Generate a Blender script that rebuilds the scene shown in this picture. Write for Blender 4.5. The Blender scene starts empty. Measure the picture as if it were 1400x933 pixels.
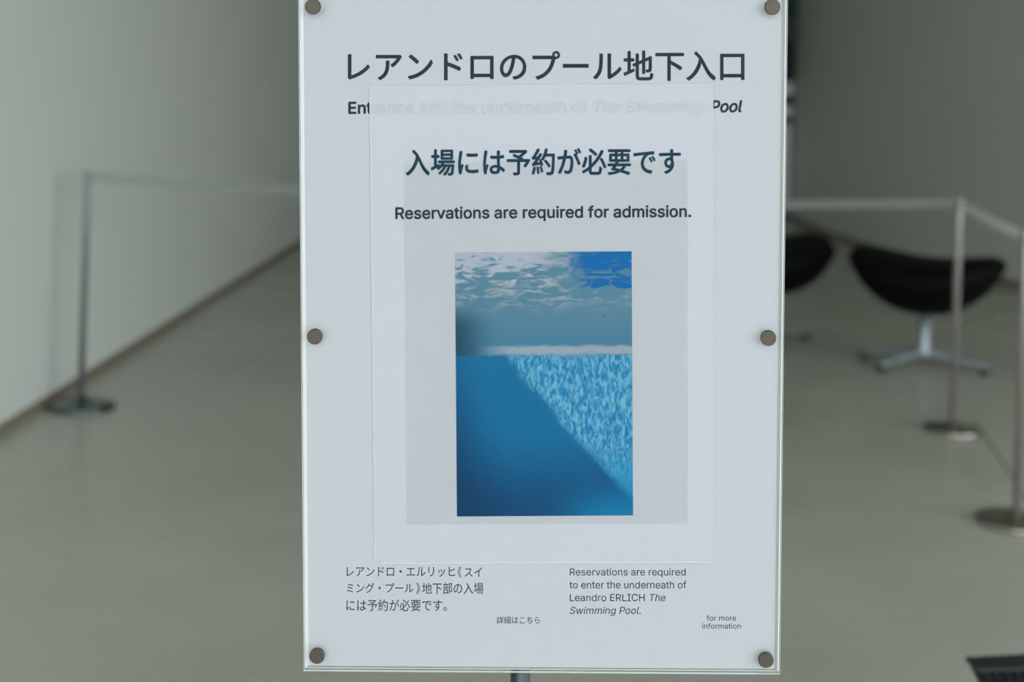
import bpy, bmesh, math, random
import numpy as np
from mathutils import Matrix, Vector
from mathutils.geometry import delaunay_2d_cdt, interpolate_bezier
random.seed(7)
PI = math.pi
S = bpy.context.scene
C = S.collection

# ---------------------------------------------------------------- camera
F = 50.0 / 36.0 * 1400.0
ROLL = math.radians(1.8)
CAM = Vector((0, 0, 1.2))
PX, PY = 700.0, 92.5                       # principal point of the shifted lens
RV = Vector((math.cos(ROLL), 0, math.sin(ROLL)))
UV = Vector((-math.sin(ROLL), 0, math.cos(ROLL)))
cd = bpy.data.cameras.new('camera'); cam = bpy.data.objects.new('camera', cd); C.objects.link(cam)
cd.lens = 50; cd.sensor_width = 36; cd.sensor_fit = 'HORIZONTAL'
cd.shift_y = -(466.5 - PY) / 1400.0
cd.clip_start = 0.05; cd.clip_end = 200
cd.dof.use_dof = True; cd.dof.focus_distance = 0.972; cd.dof.aperture_fstop = 5.6
m = Matrix((RV, UV, Vector((0, -1, 0)))).transposed().to_4x4(); m.translation = CAM
cam.matrix_world = m
S.camera = cam

# ---------------------------------------------------------------- daylight and exposure
w = bpy.data.worlds.new('overcast_sky'); S.world = w; w.use_nodes = True
bg = w.node_tree.nodes['Background']
bg.inputs[0].default_value = (0.872, 0.92, 1.0, 1); bg.inputs[1].default_value = 4.05
# portal in the open glass front behind the camera: it gives no light of its own, it guides sampling of the sky
pl = bpy.data.lights.new('window_portal', 'AREA'); pl.shape = 'RECTANGLE'; pl.size = 6.6; pl.size_y = 3.4
pl.cycles.is_portal = True
po = bpy.data.objects.new('window_portal', pl); C.objects.link(po)
po.location = (1.35, -2.55, 1.75); po.rotation_euler = (PI / 2, 0, 0)
pl2 = bpy.data.lights.new('window_portal', 'AREA'); pl2.shape = 'RECTANGLE'; pl2.size = 6.2; pl2.size_y = 3.3
pl2.cycles.is_portal = True
po2 = bpy.data.objects.new('added_window_portal', pl2); C.objects.link(po2)  # sampling portal for the added side opening
po2.location = (4.68, 0.7, 1.75); po2.rotation_euler = (PI / 2, 0, PI / 2)
S.view_settings.view_transform = 'Standard'; S.view_settings.look = 'None'
S.view_settings.gamma = 1; S.view_settings.use_curve_mapping = False
S.view_settings.exposure = 0.0

# ---------------------------------------------------------------- helpers
def lin(r, g, b, k=1.0):
    f = lambda c: ((c / 255 + 0.055) / 1.055) ** 2.4 if c > 10 else c / 255 / 12.92
    return tuple(min(f(c) * k, 0.92) for c in (r, g, b)) + (1,)

def mat(name, col, rough=0.6, metal=0.0, spec=0.5, noise=None, bump=None, coat=0.0):
    mt = bpy.data.materials.new(name); mt.use_nodes = True
    nt = mt.node_tree; b = nt.nodes['Principled BSDF']
    b.inputs['Base Color'].default_value = col
    b.inputs['Roughness'].default_value = rough; b.inputs['Metallic'].default_value = metal
    b.inputs['Specular IOR Level'].default_value = spec
    b.inputs['Coat Weight'].default_value = coat
    tc = nt.nodes.new('ShaderNodeTexCoord')
    if noise:                                  # (scale, amount, stretch)
        sc, am, st = noise
        mp = nt.nodes.new('ShaderNodeMapping'); mp.inputs['Scale'].default_value = st
        nz = nt.nodes.new('ShaderNodeTexNoise'); nz.inputs['Scale'].default_value = sc
        nz.inputs['Detail'].default_value = 5
        mx = nt.nodes.new('ShaderNodeMix'); mx.data_type = 'RGBA'
        c = col
        mx.inputs[6].default_value = tuple(x * (1 - am) for x in c[:3]) + (1,)
        mx.inputs[7].default_value = tuple(min(x * (1 + am), 1) for x in c[:3]) + (1,)
        nt.links.new(tc.outputs['Object'], mp.inputs[0]); nt.links.new(mp.outputs[0], nz.inputs[0])
        nt.links.new(nz.outputs[0], mx.inputs[0]); nt.links.new(mx.outputs[2], b.inputs['Base Color'])
    if bump:                                   # (scale, strength)
        nb = nt.nodes.new('ShaderNodeTexNoise'); nb.inputs['Scale'].default_value = bump[0]
        bp = nt.nodes.new('ShaderNodeBump'); bp.inputs['Strength'].default_value = bump[1]
        bp.inputs['Distance'].default_value = 0.002
        nt.links.new(tc.outputs['Object'], nb.inputs[0]); nt.links.new(nb.outputs[0], bp.inputs['Height'])
        nt.links.new(bp.outputs[0], b.inputs['Normal'])
    return mt

def film(name, col, opacity, rough=0.4):       # translucent film: part see-through, part diffuse
    mt = bpy.data.materials.new(name); mt.use_nodes = True
    nt = mt.node_tree; nt.nodes.clear()
    o = nt.nodes.new('ShaderNodeOutputMaterial'); mx = nt.nodes.new('ShaderNodeMixShader')
    t = nt.nodes.new('ShaderNodeBsdfTransparent'); p = nt.nodes.new('ShaderNodeBsdfPrincipled')
    p.inputs['Base Color'].default_value = col; p.inputs['Roughness'].default_value = rough
    mx.inputs[0].default_value = opacity
    nt.links.new(t.outputs[0], mx.inputs[1]); nt.links.new(p.outputs[0], mx.inputs[2]); nt.links.new(mx.outputs[0], o.inputs[0])
    return mt

def clear(name, tint=(1, 1, 1, 1), rough=0.02, ior=1.15, weight=None):   # thin clear sheet: transparent with a fresnel reflection
    mt = bpy.data.materials.new(name); mt.use_nodes = True
    nt = mt.node_tree; nt.nodes.clear()
    o = nt.nodes.new('ShaderNodeOutputMaterial'); mx = nt.nodes.new('ShaderNodeMixShader')
    t = nt.nodes.new('ShaderNodeBsdfTransparent'); t.inputs[0].default_value = tint
    g = nt.nodes.new('ShaderNodeBsdfGlossy'); g.inputs['Roughness'].default_value = rough
    fr = nt.nodes.new('ShaderNodeFresnel'); fr.inputs[0].default_value = ior
    nt.links.new(fr.outputs[0], mx.inputs[0])
    nt.links.new(t.outputs[0], mx.inputs[1]); nt.links.new(g.outputs[0], mx.inputs[2]); nt.links.new(mx.outputs[0], o.inputs[0])
    return mt

def link(name, bm, mt, parent=None, smooth=False):
    me = bpy.data.meshes.new(name)
    bmesh.ops.recalc_face_normals(bm, faces=bm.faces[:])
    bm.to_mesh(me); bm.free()
    if smooth:
        me.polygons.foreach_set('use_smooth', [True] * len(me.polygons))
    o = bpy.data.objects.new(name, me); C.objects.link(o); me.materials.append(mt)
    if parent: o.parent = parent
    return o

def empty(name, loc=(0, 0, 0), rot=None):
    o = bpy.data.objects.new(name, None); C.objects.link(o); o.location = loc
    if rot is not None: o.rotation_euler = rot
    o.empty_display_size = 0.05
    return o

def tag(o, label=None, cat=None, group=None, kind=None):
    if label: o['label'] = label
    if cat: o['category'] = cat
    if group: o['group'] = group
    if kind: o['kind'] = kind
    return o

def box(bm, x0, x1, y0, y1, z0, z1, bev=0.0, seg=2):
    r = bmesh.ops.create_cube(bm, size=1)
    vs = r['verts']
    for v in vs:
        v.co = Vector((x0 if v.co.x < 0 else x1, y0 if v.co.y < 0 else y1, z0 if v.co.z < 0 else z1))
    if bev:
        es = list({e for v in vs for e in v.link_edges})
        bmesh.ops.bevel(bm, geom=es, offset=bev, segments=seg, affect='EDGES', profile=0.5)
    return bm

def lathe(prof, n=48, axis='Z', cap=True):     # profile [(r, h)], revolved about the axis
    bm = bmesh.new(); rings = []
    for r, h in prof:
        ring = []
        for i in range(n):
            a = 2 * PI * i / n
            p = (r * math.cos(a), r * math.sin(a), h)
            if axis == 'Y': p = (p[0], h, p[1])
            ring.append(bm.verts.new(p))
        rings.append(ring)
    for a, b in zip(rings, rings[1:]):
        for i in range(n):
            bm.faces.new((a[i], a[(i + 1) % n], b[(i + 1) % n], b[i]))
    if cap:
        bm.faces.new(rings[0]); bm.faces.new(rings[-1])
    return bm

def prism(bm, pts, z0, z1):                    # footprint polygon pulled up
    lo = [bm.verts.new((x, y, z0)) for x, y in pts]; hi = [bm.verts.new((x, y, z1)) for x, y in pts]
    n = len(pts); bm.faces.new(lo); bm.faces.new(hi)
    for i in range(n): bm.faces.new((lo[i], lo[(i + 1) % n], hi[(i + 1) % n], hi[i]))
    return bm

def wall_bm(a, b, th, z0, z1, flip=1):         # wall from a to b, thickness laid to the far side
    a, b = Vector(a), Vector(b); d = (b - a).normalized(); n = Vector((-d.y, d.x)) * th * flip
    bm = bmesh.new()
    return prism(bm, [tuple(a), tuple(b), tuple(b + n), tuple(a + n)], z0, z1)

# ---------------------------------------------------------------- materials
M = {}
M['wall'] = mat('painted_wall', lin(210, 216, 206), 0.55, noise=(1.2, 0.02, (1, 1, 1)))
M['wall_dim'] = mat('dimmed_painted_wall', lin(200, 203, 191), 0.55, noise=(1.2, 0.02, (1, 1, 1)))  # wall paint darkened in place of dimmer light deep in the room
M['ceil'] = mat('ceiling_paint', lin(190, 194, 184), 0.8)
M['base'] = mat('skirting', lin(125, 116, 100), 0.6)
M['steel'] = mat('satin_steel', lin(150, 146, 138), 0.42, 0.55)
M['steel_dark'] = mat('dark_satin_steel', lin(132, 138, 134), 0.45, 0.5)
M['chrome'] = mat('base_metal', lin(176, 172, 164), 0.22, 1.0)
M['alu'] = mat('cast_aluminium', lin(150, 160, 160), 0.4, 0.5)
M['leather'] = mat('black_leather', lin(6, 8, 9), 0.6, spec=0.1, bump=(180, 0.15))
M['rubber'] = mat('dark_rubber', lin(40, 46, 48), 0.5)
M['tape'] = film('translucent_tape', lin(176, 182, 178), 0.34)
_nt = M['tape'].node_tree; _p = _nt.nodes['Principled BSDF']; _p.inputs['Specular IOR Level'].default_value = 0.15
_tr = _nt.nodes.new('ShaderNodeBsdfTranslucent'); _tr.inputs[0].default_value = lin(200, 206, 200)
_m2 = _nt.nodes.new('ShaderNodeMixShader'); _m2.inputs[0].default_value = 0.5
_nt.links.new(_p.outputs[0], _m2.inputs[1]); _nt.links.new(_tr.outputs[0], _m2.inputs[2])
_nt.links.new(_m2.outputs[0], _nt.nodes['Mix Shader'].inputs[2])
M['black_weave'] = mat('black_strips', lin(12, 14, 15), 0.6, spec=0.2)
M['pave'] = mat('paving', lin(150, 150, 145), 0.8)
M['black_rib'] = mat('black_rib', lin(16, 19, 20), 0.55, spec=0.2)
M['frame_dark'] = mat('dark_frame', lin(70, 76, 74), 0.5)

def floor_mat():
    mt = mat('polished_concrete', lin(166, 164, 150), 0.26, spec=0.45)
    nt = mt.node_tree; b = nt.nodes['Principled BSDF']; tc = nt.nodes.new('ShaderNodeTexCoord')
    prev = None
    for sc, lo, hi in ((0.8, 0.86, 1.12), (2.6, 0.94, 1.06), (40, 0.98, 1.02)):
        nz = nt.nodes.new('ShaderNodeTexNoise'); nz.inputs['Scale'].default_value = sc; nz.inputs['Detail'].default_value = 2
        mr = nt.nodes.new('ShaderNodeMapRange'); mr.inputs[1].default_value = 0.2; mr.inputs[2].default_value = 0.8
        mr.inputs[3].default_value = lo; mr.inputs[4].default_value = hi
        nt.links.new(tc.outputs['Object'], nz.inputs[0]); nt.links.new(nz.outputs[0], mr.inputs[0])
        if prev is None: prev = mr.outputs[0]
        else:
            mu = nt.nodes.new('ShaderNodeMath'); mu.operation = 'MULTIPLY'
            nt.links.new(prev, mu.inputs[0]); nt.links.new(mr.outputs[0], mu.inputs[1]); prev = mu.outputs[0]
    vm = nt.nodes.new('ShaderNodeVectorMath'); vm.operation = 'SCALE'
    vm.inputs[0].default_value = lin(176, 177, 164)[:3]
    nt.links.new(prev, vm.inputs['Scale']); nt.links.new(vm.outputs[0], b.inputs['Base Color'])
    nz = nt.nodes.new('ShaderNodeTexNoise'); nz.inputs['Scale'].default_value = 1.2; nz.inputs['Detail'].default_value = 1
    mr = nt.nodes.new('ShaderNodeMapRange'); mr.inputs[3].default_value = 0.2; mr.inputs[4].default_value = 0.38
    nt.links.new(tc.outputs['Object'], nz.inputs[0]); nt.links.new(nz.outputs[0], mr.inputs[0]); nt.links.new(mr.outputs[0], b.inputs['Roughness'])
    return mt
M['floor'] = floor_mat()

# ---------------------------------------------------------------- room
H = 3.5; YF = -2.6; YB = 11.94
def lw(y): return -1.565 + 0.0452 * (y - 4.451)
P1 = (2.285, 10.278); P2 = (4.55, 4.02); PE = (2.385, YB)
P2 = (P1[0] + (3.014 - P1[0]) * 3.2, P1[1] + (8.264 - P1[1]) * 3.2)
tag(link('floor', box(bmesh.new(), -2.2, 5.3, YF, 12.4, -0.1, 0), M['floor']), kind='structure')
tag(link('ceiling', box(bmesh.new(), -2.2, 5.3, YF, 12.4, H, H + 0.2), M['ceil']), kind='structure')
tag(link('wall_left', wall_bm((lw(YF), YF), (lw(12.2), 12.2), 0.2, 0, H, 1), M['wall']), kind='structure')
def bent_wall(pts, th, z0, z1):                 # one smooth wall following a plan curve
    out = []
    for k, p in enumerate(pts):
        a, b = Vector(pts[max(k - 1, 0)]), Vector(pts[min(k + 1, len(pts) - 1)]); d = (b - a).normalized()
        out.append((p[0] - d.y * th, p[1] + d.x * th))
    bm = bmesh.new(); V = [[bm.verts.new((*p, z)) for p in r for z in (z0, z1)] for r in (pts, out)]
    for k in range(len(pts) - 1):
        a, b, c, d = V[0][2*k], V[0][2*k+1], V[0][2*k+3], V[0][2*k+2]; e, f, g, h = V[1][2*k], V[1][2*k+1], V[1][2*k+3], V[1][2*k+2]
        for q in ((a, b, c, d), (e, f, g, h), (b, c, g, f), (a, d, h, e)): bm.faces.new(q)
    bm.faces.new((V[0][0], V[0][1], V[1][1], V[1][0])); bm.faces.new((V[0][-2], V[0][-1], V[1][-1], V[1][-2]))
    return bm
CURVE = []                                      # straight, a gentle turn, straight into the corridor
Q0, Q1, Q2 = Vector((3.014, 8.264)), Vector((2.30, 10.30)), Vector((2.375, 11.75))
CURVE = [P2, (3.30, 7.45)]
for k in range(17):
    t = k / 16; c = Q0 * (1 - t) ** 2 + Q1 * 2 * t * (1 - t) + Q2 * t * t; CURVE.append((c.x - 0.0, c.y))
CURVE.append((2.385, 12.2))
tag(link('wall_right', bent_wall(CURVE, -0.2, 0, H), M['wall_dim'], None, False), kind='structure')
# unseen glazed side added to light the left wall and floor: slim mullions
wn = empty('added_side_window', (P2[0] + 0.06, 0, 0)); wn['kind'] = 'structure'
for yy in (YF, -1.0, 0.6, 2.2, P2[1] - 0.1):
    link('added_mullion', box(bmesh.new(), -0.03, 0.03, yy, yy + 0.05, 0, H), M['frame_dark'], wn)
tag(link('ground', box(bmesh.new(), P2[0] + 0.2, 40, -40, 40, -0.12, -0.02), M['pave']), kind='structure')  # ground outside the added side window
bb = bmesh.new(); box(bb, lw(YB) , 1.35, YB, YB + 0.2, 0, H); box(bb, 1.35, 2.39, YB, YB + 0.2, 2.25, H)
tag(link('wall_back', bb, M['wall']), kind='structure')
def skirt(name, a, b, s, h=0.035):
    tag(link(name, wall_bm(a, b, 0.008, 0, h, s), M['base']), kind='structure')
skirt('baseboard_left', (lw(YF), YF), (lw(YB), YB), -1)
tag(link('baseboard_right', bent_wall(CURVE[:-1], 0.008, 0, 0.05), M['base']), kind='structure')
# glass door at the corridor end
d = empty('door_1', (1.87, YB, 0)); d['kind'] = 'structure'
dm = {'teal': mat('dark_teal_glass', lin(40, 66, 72), 0.12), 'navy': mat('navy_glass', lin(24, 48, 62), 0.1),
      'pale': mat('pale_panel', lin(252, 254, 250), 0.6)}
link('door_frame', box(box(box(bmesh.new(), -0.52, -0.47, 0.0, 0.1, 0, 2.25), 0.505, 0.515, 0, 0.1, 0, 2.25), -0.47, 0.505, 0, 0.1, 2.2, 2.25), M['frame_dark'], d)
link('door_leaf', box(bmesh.new(), -0.47, 0.505, 0.066, 0.09, 0, 2.25), M['frame_dark'], d)
link('lower_panel', box(bmesh.new(), -0.465, 0.5, 0.03, 0.06, 0.06, 0.80), dm['pale'], d)
link('rail', box(bmesh.new(), -0.465, 0.5, 0.015, 0.065, 0.86, 0.95), dm['pale'], d)
link('rail', box(bmesh.new(), -0.465, 0.5, 0.015, 0.065, 1.04, 1.15), dm['pale'], d)
link('pane', box(bmesh.new(), -0.465, 0.5, 0.035, 0.05, 1.17, 1.50), dm['navy'], d)
link('rail', box(bmesh.new(), -0.465, 0.5, 0.02, 0.06, 1.50, 1.68), M['frame_dark'], d)
link('pane', box(bmesh.new(), -0.465, 0.5, 0.035, 0.05, 1.68, 2.2), dm['teal'], d)
# front of the room behind the camera: open glass front under a lintel
tag(link('wall_front', box(bmesh.new(), -2.2, P2[0] + .2, YF - 0.2, YF, 3.45, H + 0.2), M['wall']), kind='structure')
tag(link('ground', box(bmesh.new(), -30, P2[0] + 0.2, -40, YF - 0.001, -0.12, -0.02), M['pave']), kind='structure')

# ---------------------------------------------------------------- sign
BC = Vector((0.02625595, 0.97558559, 1.01596917))
BY, BT, BR = -0.01179196, 0.05911909, -0.03016005
BW, BH = 0.330, 0.4706
RM = Matrix.Rotation(BY, 3, 'Z') @ Matrix.Rotation(BT, 3, 'X') @ Matrix.Rotation(BR, 3, 'Y')
BN = RM @ Vector((0, 1, 0))
def bd(px, py, y=0.0):                                # photo pixel -> place on the sheet, metres
    dr = RV * ((px - PX) / F) - UV * ((py - PY) / F) + Vector((0, 1, 0))
    t = (BC + BN * y - CAM).dot(BN) / dr.dot(BN)
    p = RM.transposed() @ (CAM + dr * t - BC)
    return p.x, p.z
sign = empty('information_sign', (0, 0, 0))
tag(sign, 'white bilingual notice in a clear acrylic holder on a metal pole, blue picture inside', 'sign')
hold = None
TB = Matrix.Translation(BC) @ RM.to_4x4()
def on_sign(name, bm, mt, parent, smooth=False):
    o = link(name, bm, mt, None, smooth)
    if parent is sign: o.matrix_world = TB
    o.parent = parent
    return o

M['paper'] = mat('white_paper', lin(228, 232, 234, 0.60), 0.7, noise=(900, 0.012, (1, 1, 1)))
M['paper2'] = mat('laminated_white_paper', lin(226, 230, 236, 0.60), 0.5, noise=(900, 0.01, (1, 1, 1)))
M['paper3'] = mat('greyer_insert_paper', lin(217, 221, 223, 0.60), 0.6, noise=(700, 0.03, (1, 1, 1)))
M['board'] = mat('white_acrylic_board', lin(238, 243, 240, 0.80), 0.3)
M['edge'] = mat('frosted_acrylic_edge', lin(240, 244, 240, 0.85), 0.35)
M['edge_green'] = mat('greenish_border', lin(196, 204, 192, 0.60), 0.3)
M['acrylic'] = clear('clear_acrylic')
M['cap'] = mat('tarnished_nickel', lin(112, 103, 88, 0.60), 0.42, 0.6, bump=(2500, 0.25))
M['cap_side'] = mat('cap_rim', lin(78, 74, 66, 0.60), 0.4, 0.8)
INK = mat('dark_ink', lin(50, 61, 72, 0.85), 0.7)
INK_TEAL = mat('teal_ink', lin(8, 76, 100, 0.85), 0.7)
INK_BLUE = mat('slate_ink', lin(38, 66, 90, 0.85), 0.7)
INK_GREY = mat('grey_ink', lin(92, 102, 116, 0.85), 0.7)
INK_GREY2 = mat('mid_grey_ink', lin(104, 112, 124, 0.85), 0.7)

link_b = on_sign('backing_board', box(bmesh.new(), -BW/2, BW/2, 0.0004, 0.0034, -BH/2, BH/2, 0.0006), M['board'], sign)
poster = on_sign('poster_sheet', box(bmesh.new(), -BW/2+0.0030, BW/2-0.0026, 0.0, 0.0003, -BH/2+0.0022, BH/2-0.002), M['paper'], sign)

def quad_sheet(corners, y0, y1, rad=(0, 0, 0, 0), back=True):   # corners TL TR BR BL as pixels, rounded by rad
    pts = []
    cs = [Vector(bd(*c)) for c in corners]
    for i, c in enumerate(cs):
        p, n = cs[i - 1], cs[(i + 1) % 4]; r = rad[i]
        if r <= 0: pts.append(c); continue
        a, b = c + (p - c).normalized() * r, c + (n - c).normalized() * r
        for k in range(9):
            t = k / 8; pts.append(a * (1 - t) ** 2 + c * 2 * t * (1 - t) + b * t * t)
    bm = bmesh.new()
    f = [bm.verts.new((p.x, y0, p.y)) for p in pts]; g = [bm.verts.new((p.x, y1, p.y)) for p in pts]
    bm.faces.new(f)
    if back: bm.faces.new(g)
    for i in range(len(f)): bm.faces.new((f[i], f[(i+1) % len(f)], g[(i+1) % len(f)], g[i]))
    return bm

try:                                           # Blender's own bundled sans; its built-in face if missing
    import os
    FONT = bpy.data.fonts.load(os.path.join(bpy.utils.system_resource('DATAFILES'), 'fonts', 'Inter.woff2'))
except Exception:
    FONT = None
def glyphs(text, shear):
    """outline of a line of text, filled by the non-zero rule so overlapping strokes stay solid"""
    cu = bpy.data.curves.new('t', 'FONT'); cu.body = text; cu.size = 1; cu.shear = shear
    if FONT and max(map(ord, text)) < 0x300: cu.font = FONT
    o = bpy.data.objects.new('t', cu); C.objects.link(o)
    dg = bpy.context.evaluated_depsgraph_get(); dg.update()
    cv = o.evaluated_get(dg).to_curve(dg)
    loops = []
    for sp in cv.splines:
        pts = []; bz = sp.bezier_points; n = len(bz)
        for k in range(n):
            a, b = bz[k], bz[(k + 1) % n]
            sg = interpolate_bezier(a.co, a.handle_right, b.handle_left, b.co, 6)[:-1]
            if abs((a.handle_right - a.co).cross(b.co - a.co).z) < 1e-7 and abs((b.handle_left - b.co).cross(b.co - a.co).z) < 1e-7: sg = sg[:1]
            pts += [(p.x, p.y) for p in sg]
        loops.append(pts)
    o.evaluated_get(dg).to_curve_clear(); bpy.data.objects.remove(o); bpy.data.curves.remove(cu)
    vv = [Vector(p) for l in loops for p in l]; ee = []; k = 0
    for l in loops:
        ee += [(k + i, k + (i + 1) % len(l)) for i in range(len(l))]; k += len(l)
    ov, _, of, *_ = delaunay_2d_cdt(vv, ee, [], 0, 1e-6)
    P = np.array([tuple(v) for v in vv]); A = P[[e[0] for e in ee]]; B = P[[e[1] for e in ee]]
    V = np.array([tuple(v) for v in ov]); cen = np.array([V[list(f)].mean(0) for f in of])
    cx, cy = cen[:, 0][:, None], cen[:, 1][:, None]
    side = (B[:, 0] - A[:, 0]) * (cy - A[:, 1]) - (cx - A[:, 0]) * (B[:, 1] - A[:, 1])
    up = (A[:, 1] <= cy) & (B[:, 1] > cy) & (side > 0); dn = (A[:, 1] > cy) & (B[:, 1] <= cy) & (side < 0)
    wn = up.sum(1) - dn.sum(1)
    fs = [tuple(f) for f, q in zip(of, wn) if q != 0]
    used = sorted({i for f in fs for i in f}); rm = {a: b for b, a in enumerate(used)}
    return [Vector((ov[i].x, ov[i].y, 0)) for i in used], [tuple(rm[i] for i in f) for f in fs]
CAPH = None
def write(name, runs, ink, parent, y, bold=0.0, spacing=0):
    """runs: (text, shear, x0, base0, x1, base1, cap_height_px or (top, bottom)) in photo pixels"""
    bm = bmesh.new()
    for text, sh, x0, b0, x1, b1, cap in runs:
        vs, fs = glyphs(text, sh)
        lx, hx = min(v.x for v in vs), max(v.x for v in vs)
        if isinstance(cap, tuple):               # fit the full glyph height between two pixel rows
            ly, hy = min(v.y for v in vs), max(v.y for v in vs)
            top, bot = cap
            row = lambda v: bot + (top - bot) * (v.y - ly) / (hy - ly)
        else:
            hc, _ = glyphs('E', 0); cy = max(v.y for v in hc); by = min(v.y for v in hc)
            row = lambda v: b0 - cap * (v.y - by) / (cy - by)
        for kx, ky in ([(0, 0)] if bold <= 0 else [(bold * math.cos(q), bold * math.sin(q)) for q in (0.4, 1.97, 3.54, 5.11)]):
            new = []
            for v in vs:
                t = (v.x - lx) / (hx - lx)
                p = bd(x0 + bold + kx + (x1 - x0 - 2 * bold) * t, row(v) + ky + (b1 - b0) * t)
                new.append(bm.verts.new((p[0], y, p[1])))
            for f in fs:
                try: bm.faces.new([new[i] for i in f])
                except ValueError: pass
    o = link(name, bm, ink); o.parent = parent
    # keep every print face turned to the reader
    o.data.flip_normals() if o.data.polygons and o.data.polygons[0].normal.y > 0 else None
    return o

YP = -0.00008
# lines printed on the poster sheet
write('heading_text', [('レアンドロのプール地下入口', 0, 475, 0, 1018, -1, (70.5, 111))], INK, poster, YP, 0.85)
write('subtitle_text', [('Entrance into the underneath of', 0, 476, 155.3, 803, 154, 15.5), ('The Swimming', 0.2, 811, 154, 961, 153.4, 15.5), ('Pool', 0.2, 971, 153.3, 1015, 153, 15.5)], INK, poster, YP, 0.85)
write('caption_text', [('レアンドロ・エルリッヒ', 0, 474, 0, 622.5, 0, (775.5, 789)), ('《', 0, 625.5, 0, 631, 0, (775, 790)), ('スイ', 0, 635, 0, 659, 0, (776.5, 789)),
                        ('ミング・プール', 0, 474, 0, 565.5, 0, (797.5, 811)), ('》', 0, 569, 0, 574.5, 0, (797, 812.5)), ('地下部の入場', 0, 577, 0, 661, 0, (797, 812.5)),
                        ('には予約が必要です。', 0, 473.5, 0, 611, 0, (820, 836))], INK_GREY, poster, YP, 0.12)
write('caption_text', [('詳細はこちら', 0, 679, 0, 738, 0, (843.2, 853.2))], INK_GREY2, poster, YP, 0.12)
write('caption_text', [('Reservations are required', 0, 779, 787.2, 937.5, 787.2, 9.6), ('to enter the underneath of', 0, 778.5, 804.8, 938.5, 804.8, 9.6),
                        ('Leandro ERLICH', 0, 779, 822.3, 881.5, 822.3, 9.6), ('The', 0.2, 888.5, 822.3, 910, 822.3, 9.6),
                        ('Swimming Pool.', 0.2, 779, 839.8, 876, 839.8, 9.6)], INK_GREY, poster, YP, 0.12)
write('caption_text', [('for more', 0, 966, 849, 1006.5, 849, 7.2), ('information', 0, 960, 860, 1013, 860, 7.2)], INK_GREY2, poster, YP, 0.12)

# notice sheet stuck over the middle of the poster: slightly translucent, hides most of the subtitle
nf = film('thin_laminated_sheet', lin(231, 234, 239, 0.79), 0.68, 0.5)
notice = on_sign('notice_sheet', quad_sheet([(506, 119.5), (974, 115.5), (976.5, 769), (512.5, 770.5)], -0.0006, -0.0002, (0.0005, 0.0005, 0.0005, 0.004), False), nf, sign)
notice['label'] = 'smaller laminated white sheet with teal lettering and a blue picture'
insert = on_sign('insert_sheet', quad_sheet([(553, 223), (940, 218.5), (939.5, 715.5), (556.5, 717)], -0.00072, -0.00062), M['paper3'], notice)
insert['label'] = 'slightly greyer rectangle of paper around the picture'
insert.parent = notice
YN = -0.00085
write('notice_text', [('入場には予約が必要です', 0, 554.5, 0, 931, -1.6, (204, 240))], INK_TEAL, notice, YN, 0.85)
write('notice_text', [('Reservations are required for admission.', 0, 540.5, 299, 945, 296.3, 15.2)], INK_BLUE, notice, YN, 0.7)

# rims of the laminate pouch: raised clear beads along the sheet edge
def bead(a, b, wd, wob=0.0):
    bm = bmesh.new(); n = 40; A, B = Vector(bd(*a)), Vector(bd(*b)); d = (B - A).normalized(); nn = Vector((-d.y, d.x))
    pr = []
    for i in range(n + 1):
        c = A.lerp(B, i / n) + nn * (wob * math.sin(i * 1.3) * math.sin(i * 0.37 + 1))
        pr.append([bm.verts.new(((c + nn * s).x, yy, (c + nn * s).y)) for s, yy in ((-wd, -0.0006), (0, -0.00095), (wd, -0.0006))])
    for p, q in zip(pr, pr[1:]):
        for k in range(2): bm.faces.new((p[k], p[k+1], q[k+1], q[k]))
    return bm
M['bead'] = mat('laminate_rim', lin(240, 243, 246, 0.60), 0.35)
for a, b, wo in (((506, 119.5), (974, 115.5), 0.0), ((974, 115.5), (976.5, 769), 0.0), ((976, 769), (522, 770.5), 0.0003), ((512.5, 764), (506, 119.5), 0.0)):
    on_sign('sheet_rim', bead(a, b, 0.0005, wo), M['bead'], notice, True)

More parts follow.
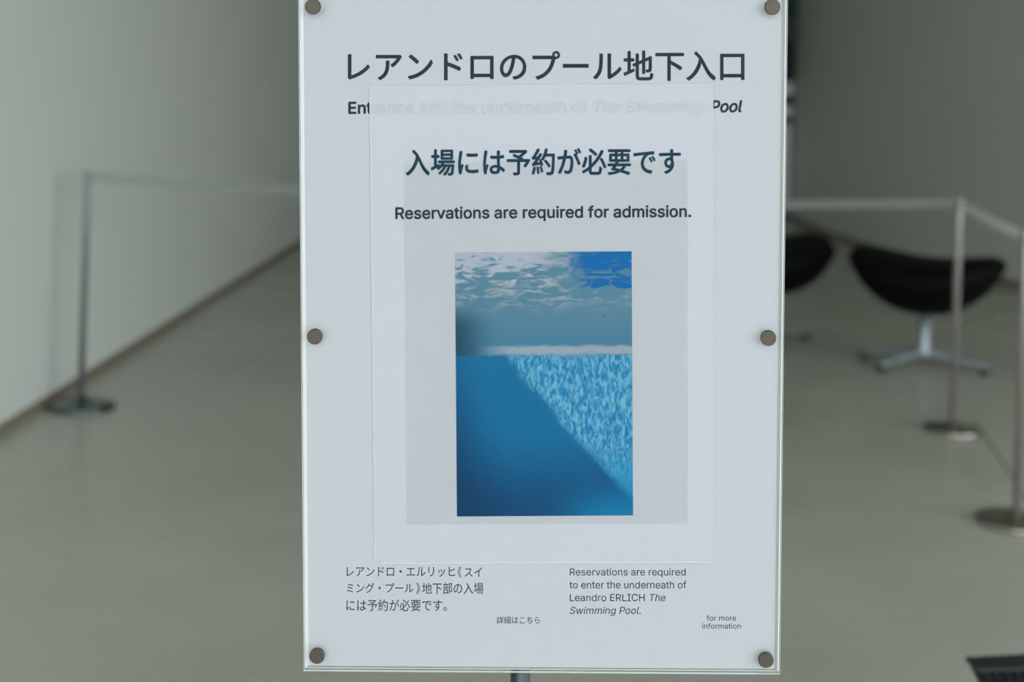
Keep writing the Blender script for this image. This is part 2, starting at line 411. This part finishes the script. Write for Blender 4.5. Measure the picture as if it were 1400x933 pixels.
# picture: a plain blue water print (colours only, printed flat)
def picture_mat():
    mt = bpy.data.materials.new('blue_water_print'); mt.use_nodes = True
    nt = mt.node_tree; L = nt.links; b = nt.nodes['Principled BSDF']; b.inputs['Roughness'].default_value = 0.55; b.inputs['Specular IOR Level'].default_value = 0.1
    uv = nt.nodes.new('ShaderNodeTexCoord').outputs['UV']
    sx = nt.nodes.new('ShaderNodeSeparateXYZ'); L.new(uv, sx.inputs[0]); U, V = sx.outputs[0], sx.outputs[1]
    def val(x, sock):
        if isinstance(x, (int, float)): sock.default_value = x
        else: L.new(x, sock)
    def ma(op, a, b_=0.0, c=None):
        n = nt.nodes.new('ShaderNodeMath'); n.operation = op; val(a, n.inputs[0]); val(b_, n.inputs[1])
        if c is not None: val(c, n.inputs[2])
        return n.outputs[0]
    def ss(x, lo, hi):
        n = nt.nodes.new('ShaderNodeMapRange'); n.interpolation_type = 'SMOOTHSTEP'
        val(x, n.inputs[0]); n.inputs[1].default_value = lo; n.inputs[2].default_value = hi; return n.outputs[0]
    def col(c, k=0.80): return lin(*c, k)
    def mix(f, a, c):
        n = nt.nodes.new('ShaderNodeMix'); n.data_type = 'RGBA'; val(f, n.inputs[0])
        for s, i in ((a, 6), (c, 7)):
            if isinstance(s, tuple): n.inputs[i].default_value = col(s)
            else: L.new(s, n.inputs[i])
        return n.outputs[2]
    def noise(scale, st, det=4, rot=0.0, dist=0.0):
        mp = nt.nodes.new('ShaderNodeMapping'); mp.inputs['Scale'].default_value = st; mp.inputs['Rotation'].default_value = (0, 0, rot)
        n = nt.nodes.new('ShaderNodeTexNoise'); n.inputs['Scale'].default_value = scale; n.inputs['Detail'].default_value = det
        n.inputs['Distortion'].default_value = dist
        L.new(uv, mp.inputs[0]); L.new(mp.outputs[0], n.inputs[0]); return n.outputs[0]
    n1 = noise(15, (0.5, 2.4, 1), 9, 0, 0.9); n2 = noise(40, (1.15, 0.7, 1), 5, -0.6, 0.9); nl = noise(3, (1, 1.5, 1), 3)
    # deep water below
    low = mix(ss(V, 0.0, 0.35), (0, 72, 114), (0, 108, 152))
    low = mix(ss(ma('ADD', U, ma('MULTIPLY', V, 0.5)), 0.45, 0.0), low, (0, 58, 98))
    # sunlit, rippled water to the right
    bound = ma('ADD', ma('ADD', V, ma('MULTIPLY', U, 0.78)), ma('MULTIPLY', ma('SUBTRACT', nl, 0.5), 0.12))
    rip = mix(ss(n2, 0.36, 0.68), (14, 124, 172), (112, 178, 202))
    rip = mix(ss(V, 0.30, 0.08), rip, (40, 146, 186))
    low = mix(ss(bound, 0.80, 0.87), low, rip)
    low = mix(ma('MULTIPLY', ss(V, 0.16, 0.0), ss(U, 0.45, 0.9)), low, (0, 118, 166))
    # pale broken water surface above
    top = mix(ss(V, 0.62, 0.80), (66, 124, 152), (88, 132, 150))
    top = mix(ma('MULTIPLY', ss(n1, 0.45, 0.62), ss(V, 0.76, 0.84)), top, (150, 164, 170))
    white = ma('MULTIPLY', ss(ma('ADD', V, ma('MULTIPLY', ma('SUBTRACT', n1, 0.5), 0.40)), 0.90, 0.96), ss(U, 0.66, 0.42))
    top = mix(white, top, (172, 180, 190))
    blue = ma('MULTIPLY', ss(ma('ADD', V, ma('MULTIPLY', ma('SUBTRACT', n1, 0.5), 0.7)), 0.84, 0.93), ss(U, 0.58, 0.75))
    top = mix(blue, top, (0, 104, 168))
    top = mix(ma('MULTIPLY', ss(U, 0.25, 0.0), ss(V, 0.84, 0.70)), top, (24, 76, 100))
    edge = ma('ADD', V, ma('MULTIPLY', ma('SUBTRACT', n1, 0.5), 0.03))
    pale = ss(ma('ABSOLUTE', ma('SUBTRACT', edge, 0.628)), 0.024, 0.008)
    allc = mix(ss(edge, 0.602, 0.615), low, top)
    allc = mix(ma('MULTIPLY', pale, ss(U, 0.1, 0.35)), allc, (150, 166, 176))
    L.new(allc, b.inputs['Base Color'])
    return mt
bm = bmesh.new(); uvl = bm.loops.layers.uv.new('UVMap')
c4 = [((624.8, 706), (0, 0)), ((865.5, 704.5), (1, 0)), ((863.5, 343.5), (1, 1)), ((622, 345), (0, 1))]
N = 8; grid = {}
for i in range(N + 1):
    for j in range(N + 1):
        s, t = i / N, j / N
        A = Vector(c4[0][0]).lerp(Vector(c4[1][0]), s); B = Vector(c4[3][0]).lerp(Vector(c4[2][0]), s); p = bd(*A.lerp(B, t))
        grid[i, j] = bm.verts.new((p[0], -0.00082, p[1]))
for i in range(N):
    for j in range(N):
        f = bm.faces.new((grid[i, j], grid[i+1, j], grid[i+1, j+1], grid[i, j+1]))
        for lp, (a, b_) in zip(f.loops, ((i, j), (i+1, j), (i+1, j+1), (i, j+1))): lp[uvl].uv = (a / N, b_ / N)
pic = on_sign('picture_print', bm, picture_mat(), notice)
pic['label'] = 'blue underwater picture print'

for x0, x1, z0, z1 in ((BW/2-0.0028, BW/2-0.0012, -BH/2+0.001, BH/2-0.001), (-BW/2+0.002, BW/2-0.0028, -BH/2+0.0012, -BH/2+0.0020)):  # thin grey-green strips along the right and bottom borders
    on_sign('border_strip', box(bmesh.new(), x0, x1, -0.0006, 0.0003, z0, z1), M['edge_green'], sign)['label'] = 'thin grey-green strip along the sheet border'

# clear front sheet: clear faces, frosted edges
fs = box(bmesh.new(), -BW/2, BW/2, -0.0040, -0.0012, -BH/2, BH/2, 0.0004)
front = on_sign('front_sheet', fs, M['acrylic'], sign)
front.data.materials.append(M['edge'])
for p in front.data.polygons:
    if abs(p.normal.y) < 0.9: p.material_index = 1
front['label'] = 'clear acrylic front sheet with pale edges'

for cx, cy in ((427.5, 9), (1056.5, 9.5), (430, 461), (1051, 463), (433, 898.5), (1047.5, 904)):
    x, z = bd(cx, cy, -0.0066); r = 0.0053
    bm = lathe([(r, -0.0035), (r, -0.0061), (r - 0.0005, -0.0066)], 32, 'Y')
    cap = link('fixing_cap', bm, M['cap_side']); cap.data.materials.append(M['cap'])
    for p in cap.data.polygons:
        if abs(p.normal.y) > 0.5: p.material_index = 1
    cap.matrix_world = TB @ Matrix.Translation((x, 0, z)); cap.parent = sign
    ring = link('washer', lathe([(r + 0.0014, -0.0040), (r + 0.0013, -0.0045), (r - 0.0002, -0.0046)], 32, 'Y', False), film('clear_washer', lin(240, 244, 242), 0.15, 0.15) if 'wm' not in M else M['wm'])
    M['wm'] = ring.data.materials[0]; ring.parent = cap

# pole and foot behind the board
pbx, pby = 0.0195, 1.012
prof = [(0.0069, 0.012), (0.0069, 1.15)]
pole = link('pole', lathe(prof, 32), mat('dark_steel_pole', lin(66, 72, 76), 0.38, 0.9), sign, True)
pole.location = (pbx, pby, 0)
fb = link('foot', lathe([(0.15, 0.0), (0.15, 0.006), (0.145, 0.010), (0.02, 0.016), (0.012, 0.03)], 64), M['steel_dark'], sign, False); fb.location = (pbx, pby, 0)
on_sign('bracket', box(bmesh.new(), -0.05, 0.05, 0.0036, 0.026, 0.08, 0.12, 0.002), M['steel_dark'], sign)

# ---------------------------------------------------------------- barrier posts and tapes
PH = 0.80
def post(x, y, rb, ms, mb, label):
    t = empty('barrier_post', (x, y, 0)); tag(t, label, 'post', 'barrier posts joined by tape')
    pr = [(rb, 0.0), (rb, 0.010), (rb - 0.004, 0.014), (rb * 0.75, 0.019), (rb * 0.35, 0.026), (0.02, 0.032), (0.0145, 0.04)]
    link('base', lathe(pr, 64), mb, t, True)
    link('pole', lathe([(0.0118, 0.03), (0.0118, PH - 0.004), (0.0105, PH)], 32), ms, t, True)
    link('tape_clip', lathe([(0.0132, PH - 0.036), (0.0138, PH - 0.033), (0.0138, PH - 0.002), (0.0128, PH + 0.002)], 32), ms, t, True)
    return t
LP, AP, BP = (-1.429, 4.833), (1.549, 4.878), (1.415, 3.879)
post(*LP, 0.116, M['steel_dark'], mat('dark_chrome_base', lin(110, 118, 118), 0.14, 1.0), 'thin metal barrier post on a round base by the long white wall')
post(*AP, 0.098, M['steel'], M['chrome'], 'thin metal barrier post standing in front of the black stool, tape meeting at its top')
post(*BP, 0.108, M['steel'], M['chrome'], 'metal barrier post cut by the frame edge, nearest of the posts')
def tape(a, b, sag, label):
    bm = bmesh.new(); n = 48; h = 0.030; th = 0.0008
    A, B = Vector(a), Vector(b); d = (B - A).normalized(); nn = Vector((-d.y, d.x)) * th
    A, B = A + d * 0.014, B - d * 0.014
    rows = []
    for i in range(n + 1):
        t = i / n; c = A.lerp(B, t); z = PH - 0.002 - sag * 4 * t * (1 - t)
        rows.append([bm.verts.new((c.x + s * nn.x, c.y + s * nn.y, zz)) for s, zz in ((-1, z - h), (1, z - h), (1, z), (-1, z))])
    for p, q in zip(rows, rows[1:]):
        for k in range(4): bm.faces.new((p[k], p[(k+1) % 4], q[(k+1) % 4], q[k]))
    bm.faces.new(rows[0]); bm.faces.new(rows[-1])
    o = link('barrier_tape', bm, M['tape']); tag(o, label, 'tape', 'tapes between the barrier posts')
    return o
tape(LP, AP, 0.035, 'long pale translucent tape running behind the sign, sagging slightly between its posts')
tape(AP, BP, 0.004, 'short pale tape running from the middle post towards the camera')
tag(link('tape_shadow_strip', wall_bm((1.672, 5.04), (1.50, 3.95), 0.008, 0.0, 0.0012, 1), M['base']), kind='structure')  # dark strip laid on the floor as the tape's cast shadow

# ---------------------------------------------------------------- stools
def cushion_bm():
    bm = bmesh.new(); NR, NA = 14, 64; rx, ry = 0.308, 0.235
    def top(x, y): return 0.442 + 0.56 * x * x - 0.45 * y * y
    def shape(a):
        c, s = math.cos(a), math.sin(a)
        e = 2.35; k = (abs(c) ** e + abs(s) ** e) ** (-1 / e); return rx * k * c, ry * k * s
    def ring(r, up):
        out = []
        for i in range(NA):
            a = 2 * PI * i / NA; X, Y = shape(a); x, y = X * r, Y * r
            t = top(x, y)
            q = max(0.0, 1 - r ** 2.4)
            if up: z = t + 0.014 * (q ** 0.5) - 0.022 * r ** 9
            else: z = t - 0.075 - 0.145 * (q ** 0.75)
            out.append((x, y, z))
        return out
    rs = [(k / NR) for k in range(1, NR + 1)]
    up = [[bm.verts.new(p) for p in ring(r, True)] for r in rs]
    X = [(x * 1.0, y * 1.0, z - 0.030) for x, y, z in ring(1.0, True)]
    mid = [bm.verts.new((x * 1.045, y * 1.06, z)) for x, y, z in X]
    dn = [[bm.verts.new(p) for p in ring(r, False)] for r in reversed(rs)]
    allr = up + [mid] + dn
    for a, b in zip(allr, allr[1:]):
        for i in range(NA): bm.faces.new((a[i], a[(i+1) % NA], b[(i+1) % NA], b[i]))
    c0 = bm.verts.new((0, 0, 0.442 + 0.014)); c1 = bm.verts.new((0, 0, 0.442 - 0.22))
    for i in range(NA):
        bm.faces.new((c0, allr[0][(i+1) % NA], allr[0][i])); bm.faces.new((c1, allr[-1][i], allr[-1][(i+1) % NA]))
    return bm
def arm_bm(a, L=0.262):
    bm = bmesh.new(); n = 12; rows = []
    d = Vector((math.cos(a), math.sin(a), 0)); s = Vector((-d.y, d.x, 0))
    for i in range(n + 1):
        t = i / n; r = 0.008 + t * (L - 0.008); z = 0.062 - 0.030 * t ** 0.9; w_ = 0.026 - 0.008 * t; hh = 0.023 - 0.011 * t
        ring = []
        for k in range(10):
            q = 2 * PI * k / 10
            ring.append(bm.verts.new(d * r + s * (w_ * math.cos(q)) + Vector((0, 0, z + hh * math.sin(q)))))
        rows.append(ring)
    for p, q in zip(rows, rows[1:]):
        for k in range(10): bm.faces.new((p[k], p[(k+1) % 10], q[(k+1) % 10], q[k]))
    bm.faces.new(rows[0]); bm.faces.new(rows[-1]); return bm
def stool():
    t = empty('swivel_stool'); tag(t, 'x', 'stool', 'black saddle stools on star feet')
    link('seat', cushion_bm(), M['leather'], t, True)
    link('column', lathe([(0.040, 0.038), (0.036, 0.07), (0.027, 0.11), (0.024, 0.24)], 32), M['alu'], t, True)
    for k in range(4):
        a = math.radians((62, 124, 242, 304)[k] - 62 + 3)
        ar = link('foot_arm', arm_bm(a), M['alu'], t, True)
        g = link('glide', lathe([(0.020, 0.0), (0.022, 0.004), (0.020, 0.018), (0.012, 0.028)], 24), M['rubber'], ar, True)
        g.location = (0.25 * math.cos(a), 0.25 * math.sin(a), 0)
    return t
s1 = stool(); s1.location = (1.765, 5.973, 0)
s1['label'] = 'black saddle-shaped stool on a pale four-armed foot, wholly seen behind the middle barrier post'
def copy_tree(o, parent=None):
    c = o.copy(); C.objects.link(c); c.parent = parent
    for ch in list(o.children): copy_tree(ch, c)
    return c
s2 = copy_tree(s1); s2.location = (1.165, 6.38, 0)
s2['label'] = 'black saddle-shaped stool half hidden behind the edge of the sign'
s1.rotation_euler.z = math.radians(-32); s2.rotation_euler.z = math.radians(28)

# ---------------------------------------------------------------- black ribbed rack at the corner of the frame
rk = empty('ribbed_holder', (0.828, 2.0, 0), (0, 0, math.radians(8))); tag(rk, 'low narrow black holder with slanting ribs at the bottom right corner of the frame', 'holder')
HT = 0.392; xt0, xt1, xb0, xb1 = -0.165, 0.30, 0.04, 0.16
def rack_pt(s, t, side):                        # s along, t up, side 0 front / 1 back
    x = (xb0 + (xb1 - xb0) * s) * (1 - t) + (xt0 + (xt1 - xt0) * s) * t
    dpt = 0.010 + 0.004 * t
    y = (-dpt if side == 0 else dpt + 0.02 * t * s)
    return Vector((x, y, HT * t))
bm = bmesh.new()
q = [[[bm.verts.new(rack_pt(s, t, sd)) for t in (0, 0.985)] for s in (0, 1)] for sd in (0, 1)]
for f in ((q[0][0][0], q[0][1][0], q[0][1][1], q[0][0][1]), (q[1][0][0], q[1][1][0], q[1][1][1], q[1][0][1]),
          (q[0][0][0], q[1][0][0], q[1][0][1], q[0][0][1]), (q[0][1][0], q[1][1][0], q[1][1][1], q[0][1][1]),
          (q[0][0][0], q[0][1][0], q[1][1][0], q[1][0][0]), (q[0][0][1], q[0][1][1], q[1][1][1], q[1][0][1])): bm.faces.new(f)
link('body', bm, M['black_weave'], rk)
for sd in (0, 1):
    for k in range(30):
        s = (k + 0.5) / 30; a, b = rack_pt(s, 0.0, sd), rack_pt(s, 0.99, sd); o_ = -0.004 if sd == 0 else 0.004
        bm = bmesh.new(); rows = []
        for p, w_ in ((a, 0.0016), (b, 0.005)):
            rows.append([bm.verts.new((p.x + dx * w_, p.y + dy, p.z)) for dx, dy in ((-1, 0), (-0.5, o_), (0.5, o_), (1, 0))])
        for i in range(4): bm.faces.new((rows[0][i], rows[0][(i+1) % 4], rows[1][(i+1) % 4], rows[1][i]))
        bm.faces.new(rows[0]); bm.faces.new(rows[1])
        link('rib', bm, M['black_rib'], rk)
bm = bmesh.new(); pts = []
for s, sd in ((0, 0), (1, 0), (1, 1), (0, 1)):
    p = rack_pt(s, 1, sd); pts.append((p.x, p.y + (-0.005 if sd == 0 else 0.005)))
prism(bm, pts, HT * 0.988, HT + 0.001)
link('rim', bm, mat('black_rim', lin(20, 25, 27), 0.5), rk)
